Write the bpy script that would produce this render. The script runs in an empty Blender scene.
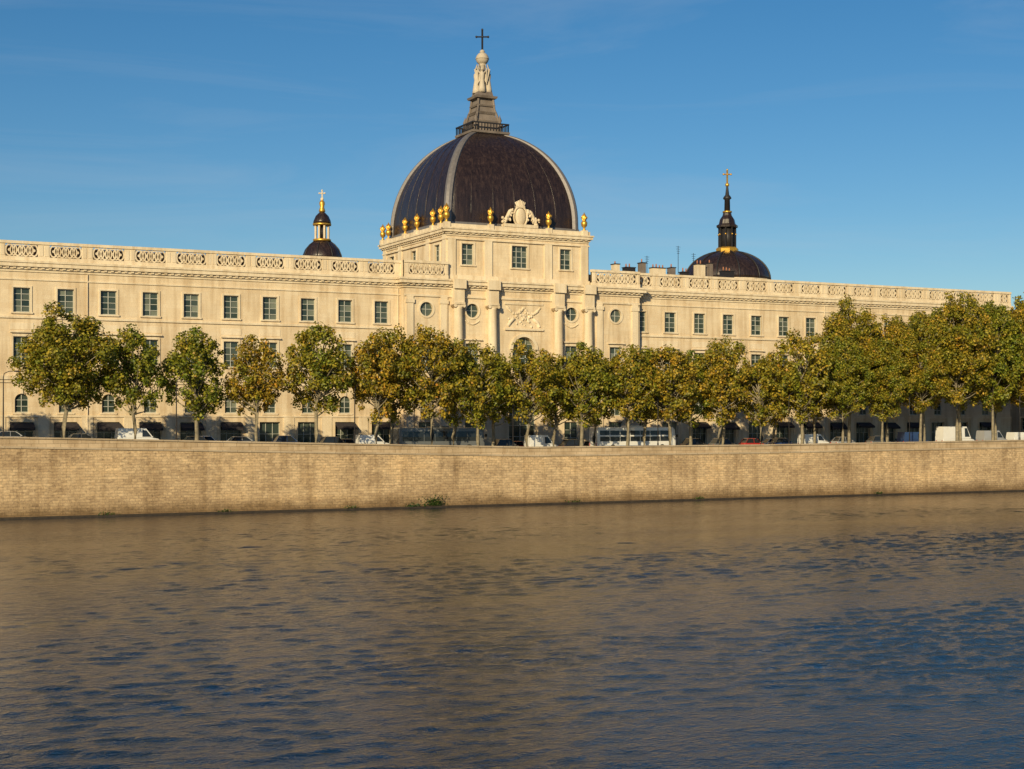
import bpy, bmesh, math, random
import numpy as np
from mathutils import Vector, Matrix, Quaternion
random.seed(7)
scene = bpy.context.scene
R = math.radians

# ------------------------------------------------------------------ helpers
def lerp(a, b, t): return a + (b - a) * t
GX = [(-3000, 8.5), (24, 8.5), (60, 7.6), (92, 6.85), (130, 6.9), (180, 7.3), (3000, 7.3)]
def g(x):
    for (a, za), (b, zb) in zip(GX, GX[1:]):
        if x <= b: return lerp(za, zb, (x - a) / (b - a))
    return 7.3

def link(o, parent=None):
    scene.collection.objects.link(o)
    if parent: o.parent = parent
    return o
def empty(name, loc=(0, 0, 0)):
    e = bpy.data.objects.new(name, None); e.location = loc
    e.empty_display_size = 0.5
    return link(e)

class MB:
    def __init__(s): s.v = []; s.f = []; s.m = []; s.sm = []
    def face(s, pts, m=0, smooth=False):
        n = len(s.v); s.v.extend([tuple(p) for p in pts]); s.f.append(tuple(range(n, n + len(pts))))
        s.m.append(m); s.sm.append(smooth)
    def box(s, x0, x1, y0, y1, z0, z1, m=0):
        n = len(s.v)
        s.v += [(x0,y0,z0),(x1,y0,z0),(x1,y1,z0),(x0,y1,z0),(x0,y0,z1),(x1,y0,z1),(x1,y1,z1),(x0,y1,z1)]
        for f in ((0,3,2,1),(4,5,6,7),(0,1,5,4),(1,2,6,5),(2,3,7,6),(3,0,4,7)):
            s.f.append(tuple(n + i for i in f)); s.m.append(m); s.sm.append(False)
    def hexa(s, lo, hi, m=0):
        n = len(s.v); s.v += [tuple(p) for p in lo] + [tuple(p) for p in hi]; k = len(lo)
        s.f.append(tuple(n + i for i in reversed(range(k)))); s.m.append(m); s.sm.append(False)
        s.f.append(tuple(n + k + i for i in range(k))); s.m.append(m); s.sm.append(False)
        for i in range(k):
            j = (i + 1) % k
            s.f.append((n+i, n+j, n+k+j, n+k+i)); s.m.append(m); s.sm.append(False)
    def lathe(s, cx, cy, prof, n=12, m=0, smooth=True, rot=0.0, sx=1, sy=1):
        b = len(s.v)
        for r, z in prof:
            for i in range(n):
                a = rot + 2 * math.pi * i / n
                s.v.append((cx + sx * r * math.cos(a), cy + sy * r * math.sin(a), z))
        for k in range(len(prof) - 1):
            for i in range(n):
                j = (i + 1) % n
                s.f.append((b+k*n+i, b+k*n+j, b+(k+1)*n+j, b+(k+1)*n+i)); s.m.append(m); s.sm.append(smooth)
        s.f.append(tuple(b + i for i in reversed(range(n)))); s.m.append(m); s.sm.append(False)
        t = b + (len(prof) - 1) * n
        s.f.append(tuple(t + i for i in range(n))); s.m.append(m); s.sm.append(False)
    def tube(s, pts, rad, n=6, m=0, smooth=True):
        b = len(s.v); K = len(pts)
        for k, p in enumerate(pts):
            p = Vector(p)
            d = (Vector(pts[min(k+1, K-1)]) - Vector(pts[max(k-1, 0)])).normalized()
            u = d.cross(Vector((0, 0, 1)))
            if u.length < 1e-3: u = Vector((1, 0, 0))
            u.normalize(); w = d.cross(u)
            for i in range(n):
                a = 2 * math.pi * i / n
                q = p + (u * math.cos(a) + w * math.sin(a)) * rad[k]
                s.v.append(tuple(q))
        for k in range(K - 1):
            for i in range(n):
                j = (i + 1) % n
                s.f.append((b+k*n+i, b+k*n+j, b+(k+1)*n+j, b+(k+1)*n+i)); s.m.append(m); s.sm.append(smooth)
        s.f.append(tuple(b + i for i in range(n))); s.m.append(m); s.sm.append(False)
        t = b + (K - 1) * n
        s.f.append(tuple(t + i for i in range(n))); s.m.append(m); s.sm.append(False)
    def ball(s, c, r, m=0, sx=1, sy=1, sz=1, n=10, k=6):
        prof = []
        for i in range(k + 1):
            a = -math.pi/2 + math.pi * i / k
            prof.append((max(0.001, r * math.cos(a)), c[2] + sz * r * math.sin(a)))
        s.lathe(c[0], c[1], prof, n, m, True, 0, sx, sy)
    def mesh(s, name, mats):
        me = bpy.data.meshes.new(name); me.from_pydata(s.v, [], s.f)
        for mt in mats: me.materials.append(mt)
        me.polygons.foreach_set('material_index', s.m)
        me.polygons.foreach_set('use_smooth', s.sm)
        me.update(); return me
    def build(s, name, mats, parent=None):
        return link(bpy.data.objects.new(name, s.mesh(name, mats)), parent)

# ------------------------------------------------------------------ materials
def new_mat(name):
    m = bpy.data.materials.new(name); m.use_nodes = True
    nt = m.node_tree; nt.nodes.clear()
    out = nt.nodes.new('ShaderNodeOutputMaterial')
    b = nt.nodes.new('ShaderNodeBsdfPrincipled')
    nt.links.new(b.outputs[0], out.inputs[0])
    return m, nt, b, out
def N(nt, t, **kw):
    n = nt.nodes.new(t)
    for k, v in kw.items():
        setattr(n, k, v)
    return n
def rgba(c): return (c[0], c[1], c[2], 1)
def mapped(nt, scale=(1,1,1)):
    tc = N(nt, 'ShaderNodeTexCoord'); mp = N(nt, 'ShaderNodeMapping')
    mp.inputs['Scale'].default_value = scale
    nt.links.new(tc.outputs['Object'], mp.inputs['Vector']); return mp
def noise(nt, scale, detail=4, vec=(1,1,1), rough=.55):
    mp = mapped(nt, vec); n = N(nt, 'ShaderNodeTexNoise')
    n.inputs['Scale'].default_value = scale; n.inputs['Detail'].default_value = detail
    n.inputs['Roughness'].default_value = rough
    nt.links.new(mp.outputs[0], n.inputs['Vector']); return n
def ramp(nt, src, stops):
    r = N(nt, 'ShaderNodeValToRGB'); e = r.color_ramp.elements
    while len(e) < len(stops): e.new(0.5)
    for el, (p, c) in zip(e, stops): el.position = p; el.color = rgba(c) if not isinstance(c, (int, float)) else (c, c, c, 1)
    nt.links.new(src, r.inputs[0]); return r
def mixc(nt, fac, a, b, mode='MIX'):
    m = N(nt, 'ShaderNodeMix', data_type='RGBA', blend_type=mode)
    if isinstance(fac, (int, float)): m.inputs[0].default_value = fac
    else: nt.links.new(fac, m.inputs[0])
    for i, x in ((6, a), (7, b)):
        if isinstance(x, tuple): m.inputs[i].default_value = rgba(x)
        else: nt.links.new(x, m.inputs[i])
    return m.outputs[2]
def bump(nt, b, h, strength=.3, dist=.1):
    bp = N(nt, 'ShaderNodeBump'); bp.inputs['Strength'].default_value = strength
    bp.inputs['Distance'].default_value = dist
    nt.links.new(h, bp.inputs['Height']); nt.links.new(bp.outputs[0], b.inputs['Normal'])

def xz_vec(nt):
    tc = N(nt, 'ShaderNodeTexCoord'); sp = N(nt, 'ShaderNodeSeparateXYZ'); cb = N(nt, 'ShaderNodeCombineXYZ')
    ad = N(nt, 'ShaderNodeMath', operation='ADD')
    nt.links.new(tc.outputs['Object'], sp.inputs[0])
    nt.links.new(sp.outputs[0], ad.inputs[0]); nt.links.new(sp.outputs[1], ad.inputs[1])
    nt.links.new(ad.outputs[0], cb.inputs[0]); nt.links.new(sp.outputs[2], cb.inputs[1])
    return cb.outputs[0], sp

def mat_stone(name, c1, c2, blocks=None, streak=True, rough=.85, mortar_k=.8):
    m, nt, b, o = new_mat(name)
    n1 = noise(nt, .35, 5)
    col = ramp(nt, n1.outputs[0], [(.3, c1), (.7, c2)]).outputs[0]
    if streak:
        n2 = noise(nt, 1.0, 4, (1.3, 1.3, .12))
        s = ramp(nt, n2.outputs[0], [(.35, (.78, .73, .66)), (.55, (1, 1, 1))])
        col = mixc(nt, .8, col, s.outputs[0], 'MULTIPLY')
    n3 = noise(nt, 6, 4)
    s3 = ramp(nt, n3.outputs[0], [(.3, (.88, .87, .86)), (.7, (1.04, 1.04, 1.04))])
    col = mixc(nt, .8, col, s3.outputs[0], 'MULTIPLY')
    h = n3.outputs[0]
    if blocks:
        v, sp = xz_vec(nt)
        br = N(nt, 'ShaderNodeTexBrick'); nt.links.new(v, br.inputs['Vector'])
        br.inputs['Scale'].default_value = 1; br.inputs['Brick Width'].default_value = blocks[0]
        br.inputs['Row Height'].default_value = blocks[1]; br.inputs['Mortar Size'].default_value = blocks[2]
        br.inputs['Mortar Smooth'].default_value = .3
        k = blocks[3]
        br.inputs['Color1'].default_value = (1, 1, 1, 1); br.inputs['Color2'].default_value = (k, k*.97, k*.93, 1)
        br.inputs['Mortar'].default_value = (mortar_k, mortar_k*.95, mortar_k*.9, 1)
        col = mixc(nt, 1.0, col, br.outputs[0], 'MULTIPLY')
    nt.links.new(col, b.inputs['Base Color']); b.inputs['Roughness'].default_value = rough
    bump(nt, b, h, .35, .05)
    return m

def mat_plain(name, c, rough=.6, metal=0, var=.15, scale=3, coat=0):
    m, nt, b, o = new_mat(name)
    n = noise(nt, scale, 4)
    lo = tuple(x * (1 - var) for x in c); hi = tuple(min(1, x * (1 + var)) for x in c)
    r = ramp(nt, n.outputs[0], [(.3, lo), (.7, hi)])
    nt.links.new(r.outputs[0], b.inputs['Base Color'])
    b.inputs['Roughness'].default_value = rough; b.inputs['Metallic'].default_value = metal
    b.inputs['Coat Weight'].default_value = coat
    return m

STONE = mat_stone('limestone_facade', (.66, .54, .37), (.78, .66, .47), (1.5, .62, .016, .97), True, mortar_k=.90)
TRIM = mat_stone('limestone_trim', (.68, .57, .40), (.80, .69, .51), None, True)
STONE_D = mat_stone('weathered_stone', (.13, .11, .10), (.25, .21, .18), None, True)
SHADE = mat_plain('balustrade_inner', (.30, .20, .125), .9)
LEAD = mat_plain('lead_rib', (.20, .185, .18), .40, .3)
GOLD = mat_plain('gilding', (.75, .43, .07), .38, .7, .2)
BARS = mat_plain('window_bars', (.42, .43, .38), .6)
IRON = mat_plain('dark_iron', (.03, .028, .03), .5, .3)
AWN = mat_plain('awning_cloth', (.03, .025, .028), .9)
ASPH = mat_plain('asphalt', (.05, .05, .052), .9, 0, .25, 1.5)
PAVE = mat_stone('pavement_stone', (.22, .20, .17), (.30, .27, .23), None, False)
PAINT = mat_plain('road_paint', (.75, .75, .72), .7)
EARTH = mat_plain('ground_earth', (.13, .12, .09), .95, 0, .3, .05)
STATUE = mat_stone('statue_stone', (.42, .36, .28), (.60, .53, .42), None, False)

def mat_glass():
    m, nt, b, o = new_mat('window_glass')
    gi = N(nt, 'ShaderNodeNewGeometry')
    r = ramp(nt, gi.outputs['Random Per Island'], [(0, (.02, .035, .03)), (.5, (.05, .07, .06)), (.8, (.09, .11, .09)), (1, (.20, .22, .17))])
    nt.links.new(r.outputs[0], b.inputs['Base Color'])
    b.inputs['Roughness'].default_value = .15; b.inputs['IOR'].default_value = 1.45
    return m
GLASS = mat_glass()
def mat_slate():
    m, nt, b, o = new_mat('dome_slate')
    n = noise(nt, 1.2, 6, (2.2, 2.2, .12), .65)
    r = ramp(nt, n.outputs[0], [(.3, (.012, .0075, .007)), (.5, (.025, .015, .0135)), (.72, (.060, .038, .031))])
    n2 = noise(nt, 7, 4)
    c = mixc(nt, .7, r.outputs[0], ramp(nt, n2.outputs[0], [(.3, .6), (.7, 1.3)]).outputs[0], 'MULTIPLY')
    nt.links.new(c, b.inputs['Base Color'])
    rr = ramp(nt, n2.outputs[0], [(.3, .25), (.7, .44)]); nt.links.new(rr.outputs[0], b.inputs['Roughness'])
    bump(nt, b, n.outputs[0], .4, .12)
    return m
SLATE = mat_slate()

# ------------------------------------------------------------------ facade system
class Wall:
    """wall plane in a local frame: a along wall, b into the building, c up"""
    def __init__(s, mb, o, da, db):
        s.mb = mb; s.o = Vector(o); s.da = Vector(da); s.db = Vector(db)
    def P(s, a, b, c): 
        q = s.o + s.da * a + s.db * b; return (q.x, q.y, c)
    def q(s, pts, m): s.mb.face([s.P(*p) for p in pts], m)
    def box(s, a0, a1, b0, b1, c0, c1, m=0):
        s.mb.hexa([s.P(a0,b0,c0), s.P(a1,b0,c0), s.P(a1,b1,c0), s.P(a0,b1,c0)],
                  [s.P(a0,b0,c1), s.P(a1,b0,c1), s.P(a1,b1,c1), s.P(a0,b1,c1)], m)
    def wall(s, a0, a1, c0, c1, ops):
        xs = sorted(set([a0, a1] + [round(v, 4) for o in ops for v in (o['a']-o['w']/2, o['a']+o['w']/2)]))
        zs = sorted(set([c0, c1] + [round(v, 4) for o in ops for v in (o['c0'], o['c1'])]))
        for i in range(len(xs) - 1):
            xm = (xs[i] + xs[i+1]) / 2
            col = [o for o in ops if abs(xm - o['a']) < o['w']/2]
            for j in range(len(zs) - 1):
                zm = (zs[j] + zs[j+1]) / 2
                if any(o['c0'] < zm < o['c1'] for o in col): continue
                s.q([(xs[i],0,zs[j]),(xs[i+1],0,zs[j]),(xs[i+1],0,zs[j+1]),(xs[i],0,zs[j+1])], 0)
        for o in ops: s.opening(o)
    def opening(s, o):
        a, w, c0, c1 = o['a'], o['w'], o['c0'], o['c1']; d = o.get('d', .42); k = o.get('k', 'win')
        l, r = a - w/2, a + w/2
        s.q([(l,0,c0),(l,d,c0),(l,d,c1),(l,0,c1)], 0); s.q([(r,0,c0),(r,d,c0),(r,d,c1),(r,0,c1)], 0)
        s.q([(l,0,c0),(r,0,c0),(r,d,c0),(l,d,c0)], 0); s.q([(l,0,c1),(r,0,c1),(r,d,c1),(l,d,c1)], 0)
        gb = d - .06
        if k in ('win', 'arch', 'shop', 'door'):
            nx = o.get('nx', 2); nz = o.get('nz', 3)
            for i in range(nx):
                for j in range(nz):
                    x0, x1 = lerp(l, r, i/nx), lerp(l, r, (i+1)/nx); z0, z1 = lerp(c0, c1, j/nz), lerp(c0, c1, (j+1)/nz)
                    t = random.uniform(-.015, .015); u = random.uniform(-.015, .015)
                    s.q([(x0,gb+t,z0),(x1,gb-t+u,z0),(x1,gb-t-u,z1),(x0,gb+t,z1)], 1)
            bw = o.get('bw', .05)
            s.box(l, l+bw*1.6, gb-.1, gb-.03, c0, c1, 2); s.box(r-bw*1.6, r, gb-.1, gb-.03, c0, c1, 2)
            s.box(l+bw*1.6, r-bw*1.6, gb-.1, gb-.03, c0, c0+.12, 2); s.box(l+bw*1.6, r-bw*1.6, gb-.1, gb-.03, c1-.12, c1, 2)
            for i in range(1, nx): x = lerp(l, r, i/nx); s.box(x-bw, x+bw, gb-.11, gb-.025, c0+.12, c1-.12, 2)
            for j in range(1, nz): z = lerp(c0, c1, j/nz); s.box(l+bw*1.6, r-bw*1.6, gb-.085, gb-.04, z-bw*.8, z+bw*.8, 2)
        if k == 'circ':
            s.q([(l,gb,c0),(r,gb,c0),(r,gb,c1),(l,gb,c1)], 1)
            s.box(a-.05, a+.05, gb-.1, gb-.03, c0, c1, 2); s.box(l, r, gb-.09, gb-.04, (c0+c1)/2-.05, (c0+c1)/2+.05, 2)
        rr = w / 2
        def spandrel(zc, sg):
            n = 12
            pts = [(a + rr*math.cos(math.pi*i/n), zc + sg*rr*math.sin(math.pi*i/n)) for i in range(n+1)]
            e = zc + sg * rr
            for (xa, za), (xb, zb) in zip(pts, pts[1:]):
                s.q([(xa,0,za),(xb,0,zb),(xb,0,e),(xa,0,e)], 0)
                s.q([(xa,0,za),(xb,0,zb),(xb,d-.02,zb),(xa,d-.02,za)], 0)
        if k in ('arch',): spandrel(c1 - rr, 1)
        if k == 'circ': spandrel((c0+c1)/2, 1); spandrel((c0+c1)/2, -1)
        if k == 'circ':
            n = 20; zc = (c0+c1)/2
            for i in range(n):
                t0, t1 = 2*math.pi*i/n, 2*math.pi*(i+1)/n
                A = lambda rad, t, b: s.P(a+rad*math.cos(t), b, zc+rad*math.sin(t))
                s.mb.hexa([A(rr,t0,-.12),A(rr+.28,t0,-.12),A(rr+.28,t0,.02),A(rr,t0,.02)],[A(rr,t1,-.12),A(rr+.28,t1,-.12),A(rr+.28,t1,.02),A(rr,t1,.02)], 3)
        if o.get('trim'):
            t = .24; p = .11
            s.box(l-t, l, -p, .02, c0, c1, 3); s.box(r, r+t, -p, .02, c0, c1, 3)
            s.box(l-t, r+t, -p, .02, c1, c1+t, 3)
            s.box(l-t-.1, r+t+.1, -.22, .02, c0-.2, c0, 3)
            if o.get('hood'): s.box(l-t-.18, r+t+.18, -.4, .02, c1+t+.25, c1+t+.43, 3); s.box(l-t+.05, r+t-.05, -.08, .02, c1+t, c1+t+.25, 3)
    def cornice(s, a0, a1, z0, z1, proj, dent=True, b_in=.3, ends=0):
        h = z1 - z0
        for f0, f1, p in ((0, .22, .18), (.22, .45, .42), (.45, .8, .82), (.8, 1, 1)):
            e = proj * p * ends
            s.box(a0-e, a1+e, -proj*p, b_in, z0+h*f0, z0+h*f1, 3)
        if dent:
            n = int((a1-a0)/.9)
            for i in range(n):
                x = a0 + (i+.5)*(a1-a0)/n
                s.box(x-.2, x+.2, -proj*.60, -proj*.40, z0+h*.28, z0+h*.447, 3)
    def balustrade(s, a0, a1, z0, z1, pitch, phase, bb=-.1):
        s.box(a0, a1, bb-.12, bb+.45, z0, z0+.55, 3)
        s.box(a0, a1, bb-.16, bb+.5, z1-.38, z1, 3)
        k = math.ceil((a0 - phase) / pitch); x = phase + k * pitch
        edges = [a0]
        while x < a1:
            edges.append(x); x += pitch
        edges.append(a1)
        zl, zh = z0+.55, z1-.38
        for i, (p, q) in enumerate(zip(edges, edges[1:])):
            pw = .75
            L = p + (pw if i else .5); Rr = q - (pw if i < len(edges)-2 else .5)
            if Rr - L < 1.2:
                s.box(p, q, bb, bb+.33, zl, zh, 3); continue
            s.box(p, L, bb-.02, bb+.35, zl, zh, 3); s.box(Rr, q, bb-.02, bb+.35, zl, zh, 3)
            s.box(p+.1, L-.12, bb-.07, bb-.02, zl+.15, zh-.15, 3)
            s.box(Rr+.12, q-.1, bb-.07, bb-.02, zl+.15, zh-.15, 3)
            n = max(1, round((Rr-L)/((zh-zl)*.62))); st = (Rr-L)/n
            zc = (zl+zh)/2; hr = (zh-zl)/2
            def ring(cx, ro_x, ro_z, th, b0, b1, K=12):
                for t in range(K):
                    t0, t1 = 2*math.pi*t/K, 2*math.pi*(t+1)/K
                    A = lambda kx, kz, tt, b: s.P(cx+kx*math.cos(tt), b, zc+kz*math.sin(tt))
                    s.mb.hexa([A(ro_x,ro_z,t0,b0),A(ro_x,ro_z,t0,b1),A(ro_x-th,ro_z-th,t0,b1),A(ro_x-th,ro_z-th,t0,b0)],
                              [A(ro_x,ro_z,t1,b0),A(ro_x,ro_z,t1,b1),A(ro_x-th,ro_z-th,t1,b1),A(ro_x-th,ro_z-th,t1,b0)], 3)
            for j in range(n):
                cx = L + (j+.5)*st
                ring(cx, st/2+.06, hr, .18, bb, bb+.22)
                ring(cx, .2, .2, .17, bb+.03, bb+.18, 8)
                if j < n-1: ring(cx+st/2, st/2-.03, hr-.06, .15, bb+.04, bb+.19)

hotel = empty('domed_riverside_palace')
MATS = [STONE, GLASS, BARS, TRIM, AWN, SHADE, STONE_D]
Yf = 206.0
wins_L = [81.5 - 5.65*i for i in range(16)]
wins_R = [126.0 + 5.66*i for i in range(14)]
XL, XR = -7.0, 205.6

mbw = MB()
W = Wall(mbw, (0, Yf, 0), (1, 0, 0), (0, 1, 0))
def wing(a0, a1, wins):
    ops = []
    for x in wins:
        ops.append(dict(a=x, w=2.15, c0=25.5, c1=28.75, trim=1, nx=2, nz=4))
        ops.append(dict(a=x, w=2.15, c0=18.7, c1=22.3, trim=1, hood=1, nx=2, nz=4))
        ops.append(dict(a=x, w=1.75, c0=12.25, c1=14.75, k='arch', nx=2, nz=3))
        zb = max(g(x) + .12, 7.2)
        ops.append(dict(a=x, w=3.0, c0=zb, c1=11.0, k='shop', nx=3, nz=2, d=.6, bw=.04))
    W.wall(a0, a1, 6.0, 31.0, ops)
    W.box(a0, a1, -.2, .02, 24.7, 24.98, 3)
    W.box(a0, a1, -.36, .02, 16.6, 17.1, 3); W.box(a0, a1, -.18, .02, 16.2, 16.6, 3)
    W.box(a0, a1, -.14, .02, 29.75, 29.95, 3)
    W.box(a0, a1, -.14, .02, 11.65, 11.9, 3)
    W.cornice(a0, a1, 30.85, 32.3, .8)
    W.balustrade(a0, a1, 32.3, 34.9, 5.65, wins[0] + 2.83)
    for x in wins:
        W.box(x-1.5, x+1.5, -.05, .02, 23.2, 24.1, 3)
        W.box(x+2.05, x+3.6, -.1, .02, 7.0, 11.65, 3)
        W.box(x-1.15, x+1.15, -.12, .02, 12.0, 12.22, 3)
        W.box(x-.18, x+.18, -.14, .02, 14.75, 15.5, 3)
        if random.random() < .8:
            z1 = 10.95 - random.uniform(0, .15); dz = random.uniform(.6, .9); pr = random.uniform(.9, 1.3); hw = 1.55
            P = W.P
            mbw.hexa([P(x-hw,-.05,z1-.05),P(x+hw,-.05,z1-.05),P(x+hw,-pr,z1-dz),P(x-hw,-pr,z1-dz)],
                     [P(x-hw,-.05,z1),P(x+hw,-.05,z1),P(x+hw,-pr,z1-dz+.05),P(x-hw,-pr,z1-dz+.05)], 4)
            W.box(x-hw, x+hw, -pr-.02, -pr+.01, z1-dz-.25, z1-dz+.03, 4)
wing(XL, 84.5, wins_L)
wing(125.0, XR, wins_R)
for x in (84.1, 39.13, 162.8):
    mbw.tube([(x, 205.85, 8), (x, 205.85, 30.8)], [.07, .07], 6, 3)
mbw.face([(XL,222,6),(XR,222,6),(XR,222,31),(XL,222,31)], 0)
for X in (XL, XR):
    sg = -1 if X == XL else 1
    We = Wall(mbw, (X, 206, 0), (0, 1, 0), (-sg, 0, 0))
    ops = []
    for k in range(3):
        a = 2.9 + 5.1*k
        ops += [dict(a=a, w=2.1, c0=25.5, c1=28.75, trim=1, nz=4), dict(a=a, w=2.1, c0=18.7, c1=22.3, trim=1, nz=4), dict(a=a, w=1.75, c0=12.25, c1=14.75, k='arch')]
    We.wall(0, 16, 6, 31, ops); We.cornice(0, 16, 30.85, 32.3, .7); We.balustrade(0, 16, 32.3, 34.9, 5.3, 0)
mbw.build('wing_walls', MATS, hotel)

mr = MB()
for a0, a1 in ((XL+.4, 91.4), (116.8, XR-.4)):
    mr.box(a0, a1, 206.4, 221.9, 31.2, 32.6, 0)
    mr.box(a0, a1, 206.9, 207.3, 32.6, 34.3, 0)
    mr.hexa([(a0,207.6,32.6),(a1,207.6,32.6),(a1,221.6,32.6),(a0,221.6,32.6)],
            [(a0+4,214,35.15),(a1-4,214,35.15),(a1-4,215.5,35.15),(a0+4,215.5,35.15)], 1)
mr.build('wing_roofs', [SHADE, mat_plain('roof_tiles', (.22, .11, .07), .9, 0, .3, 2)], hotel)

# neighbouring apartment house beyond the east end
nb = empty('neighbouring_apartment_house'); a = MB()
Wn = Wall(a, (0, 207, 0), (1, 0, 0), (0, 1, 0)); ops = []
for k in range(22):
    for z in (9.5, 13.6, 17.6, 21.4): ops.append(dict(a=216+3.6*k, w=1.3, c0=z, c1=z+2.3, trim=1, nz=3))
Wn.wall(213, 295, 6, 25.5, ops); Wn.cornice(213, 295, 25.2, 26.2, .6)
We = Wall(a, (213, 207, 0), (0, 1, 0), (1, 0, 0)); We.wall(0, 14, 6, 25.5, [dict(a=3+4*k, w=1.3, c0=z, c1=z+2.3, trim=1) for k in range(3) for z in (9.5, 13.6, 17.6, 21.4)])
a.face([(295,207,6),(295,221,6),(295,221,25.5),(295,207,25.5)], 0); a.face([(213,221,6),(295,221,6),(295,221,25.5),(213,221,25.5)], 0)
a.hexa([(213,207,26.2),(295,207,26.2),(295,221,26.2),(213,221,26.2)], [(215,211,29.2),(293,211,29.2),(293,217,29.2),(215,217,29.2)], 6)
a.build('house_walls', [mat_stone('render_wall', (.42,.34,.25), (.52,.44,.33)), GLASS, BARS, TRIM, AWN, SHADE, mat_plain('zinc_mansard', (.13,.14,.15), .5, .2)], nb)

# ---- central avant-corps
mc = MB()
Yc = 204.6
C = Wall(mc, (0, Yc, 0), (1, 0, 0), (0, 1, 0))
A0, A1, CX = 84.5, 125.0, 104.3
B0, B1 = 91.8, 116.0
ops = []
for x in (88.1, 95.6, 112.6, 120.6):
    ops.append(dict(a=x, w=2.1, c0=26.7, c1=28.8, k='circ'))
    ops.append(dict(a=x, w=2.2, c0=18.6, c1=22.8, trim=1, hood=1, nz=4))
    ops.append(dict(a=x, w=1.9, c0=12.0, c1=14.9, k='arch'))
    ops.append(dict(a=x, w=2.4, c0=7.3, c1=11.0, k='shop', nz=3))
ops.append(dict(a=CX, w=3.8, c0=18.6, c1=24.0, k='arch', nx=3, nz=5, d=.8))
ops.append(dict(a=CX, w=5.0, c0=7.05, c1=15.6, k='arch', nx=4, nz=5, d=1.4))
C.wall(A0, A1, 6.0, 31.0, ops)
for X in (A0, A1): mc.face([(X,Yc,6),(X,206,6),(X,206,31),(X,Yc,31)], 0)
C.cornice(A0, A1, 30.85, 32.3, 1.0, ends=1, b_in=1.4)
C.box(A0, A1, -.4, .02, 16.6, 17.1, 3); C.box(A0, A1, -.2, .02, 29.6, 29.9, 3)
C.balustrade(A0, B0-.2, 32.3, 34.9, 20, A0); C.balustrade(B1+.2, A1, 32.3, 34.9, 20, B1+.2)
for X, sg in ((A0, 1), (A1, -1)):
    Ws = Wall(mc, (X, Yc, 0), (0, 1, 0), (sg, 0, 0)); Ws.box(0, 1.3, .0, .35, 32.3, 34.9, 3)
for x in (93.0, 98.7, 110.0, 115.3):
    C.box(x-1.0, x+1.0, -1.35, 0, 16.6, 18.0, 3)
    mc.lathe(x, Yc-.6, [(.88,18.0),(.92,18.15),(.80,18.35),(.76,18.6),(.74,22),(.66,27.9),(.70,28.0),(.66,28.2)], 20, 3)
    C.box(x-.85, x+.85, -1.35, 0, 28.55, 28.85, 3)
    for sx in (-.72, .72):
        mc.tube([(x+sx, Yc-1.3, 28.35), (x+sx, Yc-.1, 28.35)], [.26, .26], 10, 3)
    C.box(x-.6, x+.6, -1.2, 0, 28.2, 28.55, 3)
    C.box(x-.85, x+.85, -1.1, 0, 28.85, 30.85, 3)
    C.box(x-1.0, x+1.0, -1.45, -.95, 30.9, 32.32, 3)
for x in (85.4, 90.9, 117.6, 124.1):
    C.box(x-.55, x+.55, -.25, .02, 17.1, 29.6, 3); C.box(x-.7, x+.7, -.36, .02, 28.6, 29.2, 3); C.box(x-.7, x+.7, -.36, .02, 17.1, 17.8, 3)
    C.box(x-.6, x+.6, -.25, .02, 7.0, 16.6, 3)
def archivolt(Wl, a, zc, r0, r1, b0, b1, m, n=16):
    for i in range(n):
        t0, t1 = math.pi*i/n, math.pi*(i+1)/n
        A = lambda rad, t, b: Wl.P(a+rad*math.cos(t), b, zc+rad*math.sin(t))
        Wl.mb.hexa([A(r0,t0,b0),A(r1,t0,b0),A(r1,t0,b1),A(r0,t0,b1)],[A(r0,t1,b0),A(r1,t1,b0),A(r1,t1,b1),A(r0,t1,b1)], m)
archivolt(C, CX, 22.1, 1.92, 2.4, -.25, .02, 3); archivolt(C, CX, 13.1, 2.52, 3.2, -.3, .02, 3)
C.box(CX-3.3, CX+3.3, -.14, .02, 28.9, 29.2, 3); C.box(CX-3.3, CX+3.3, -.3, .02, 25.0, 25.3, 3)
rg = random.Random(3)
for i in range(40):
    t = i/39; x = CX + lerp(-2.8, 2.8, t); z = 28.5 - 1.0*abs(math.sin(t*math.pi*2))
    mc.ball((x, Yc+.02, z), .17+.1*rg.random(), 3, n=7, k=4)
for i in range(34):
    mc.ball((CX+rg.gauss(0,.7), Yc+.03, 26.8+rg.gauss(0,.5)), .15+.13*rg.random(), 3, n=7, k=4)
for sx in (-1, 1):
    mc.tube([(CX+sx*2.7,Yc-.02,25.6),(CX+sx*2.3,Yc-.03,26.3),(CX+sx*1.6,Yc-.02,26.8)], [.2,.3,.22], 8, 3)
    mc.ball((CX+sx*1.3, Yc-.05, 27.15), .22, 3, n=8, k=5)
for x in (95.6, 112.6):
    for i in range(14):
        t = i/13; mc.ball((x-1.1+2.2*t, Yc-.06, 26.2-.5*math.sin(math.pi*t)), .13, 3, n=6, k=4)
C.box(CX-3.6, CX+3.6, -1.5, 0, 16.9, 17.3, 3)
for i in range(19): C.box(CX-3.5+i*.385, CX-3.4+i*.385, -1.42, -1.32, 17.3, 18.3, 3)
C.box(CX-3.6, CX+3.6, -1.5, -1.2, 18.3, 18.5, 3)
mc.build('central_pavilion', MATS, hotel)

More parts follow.
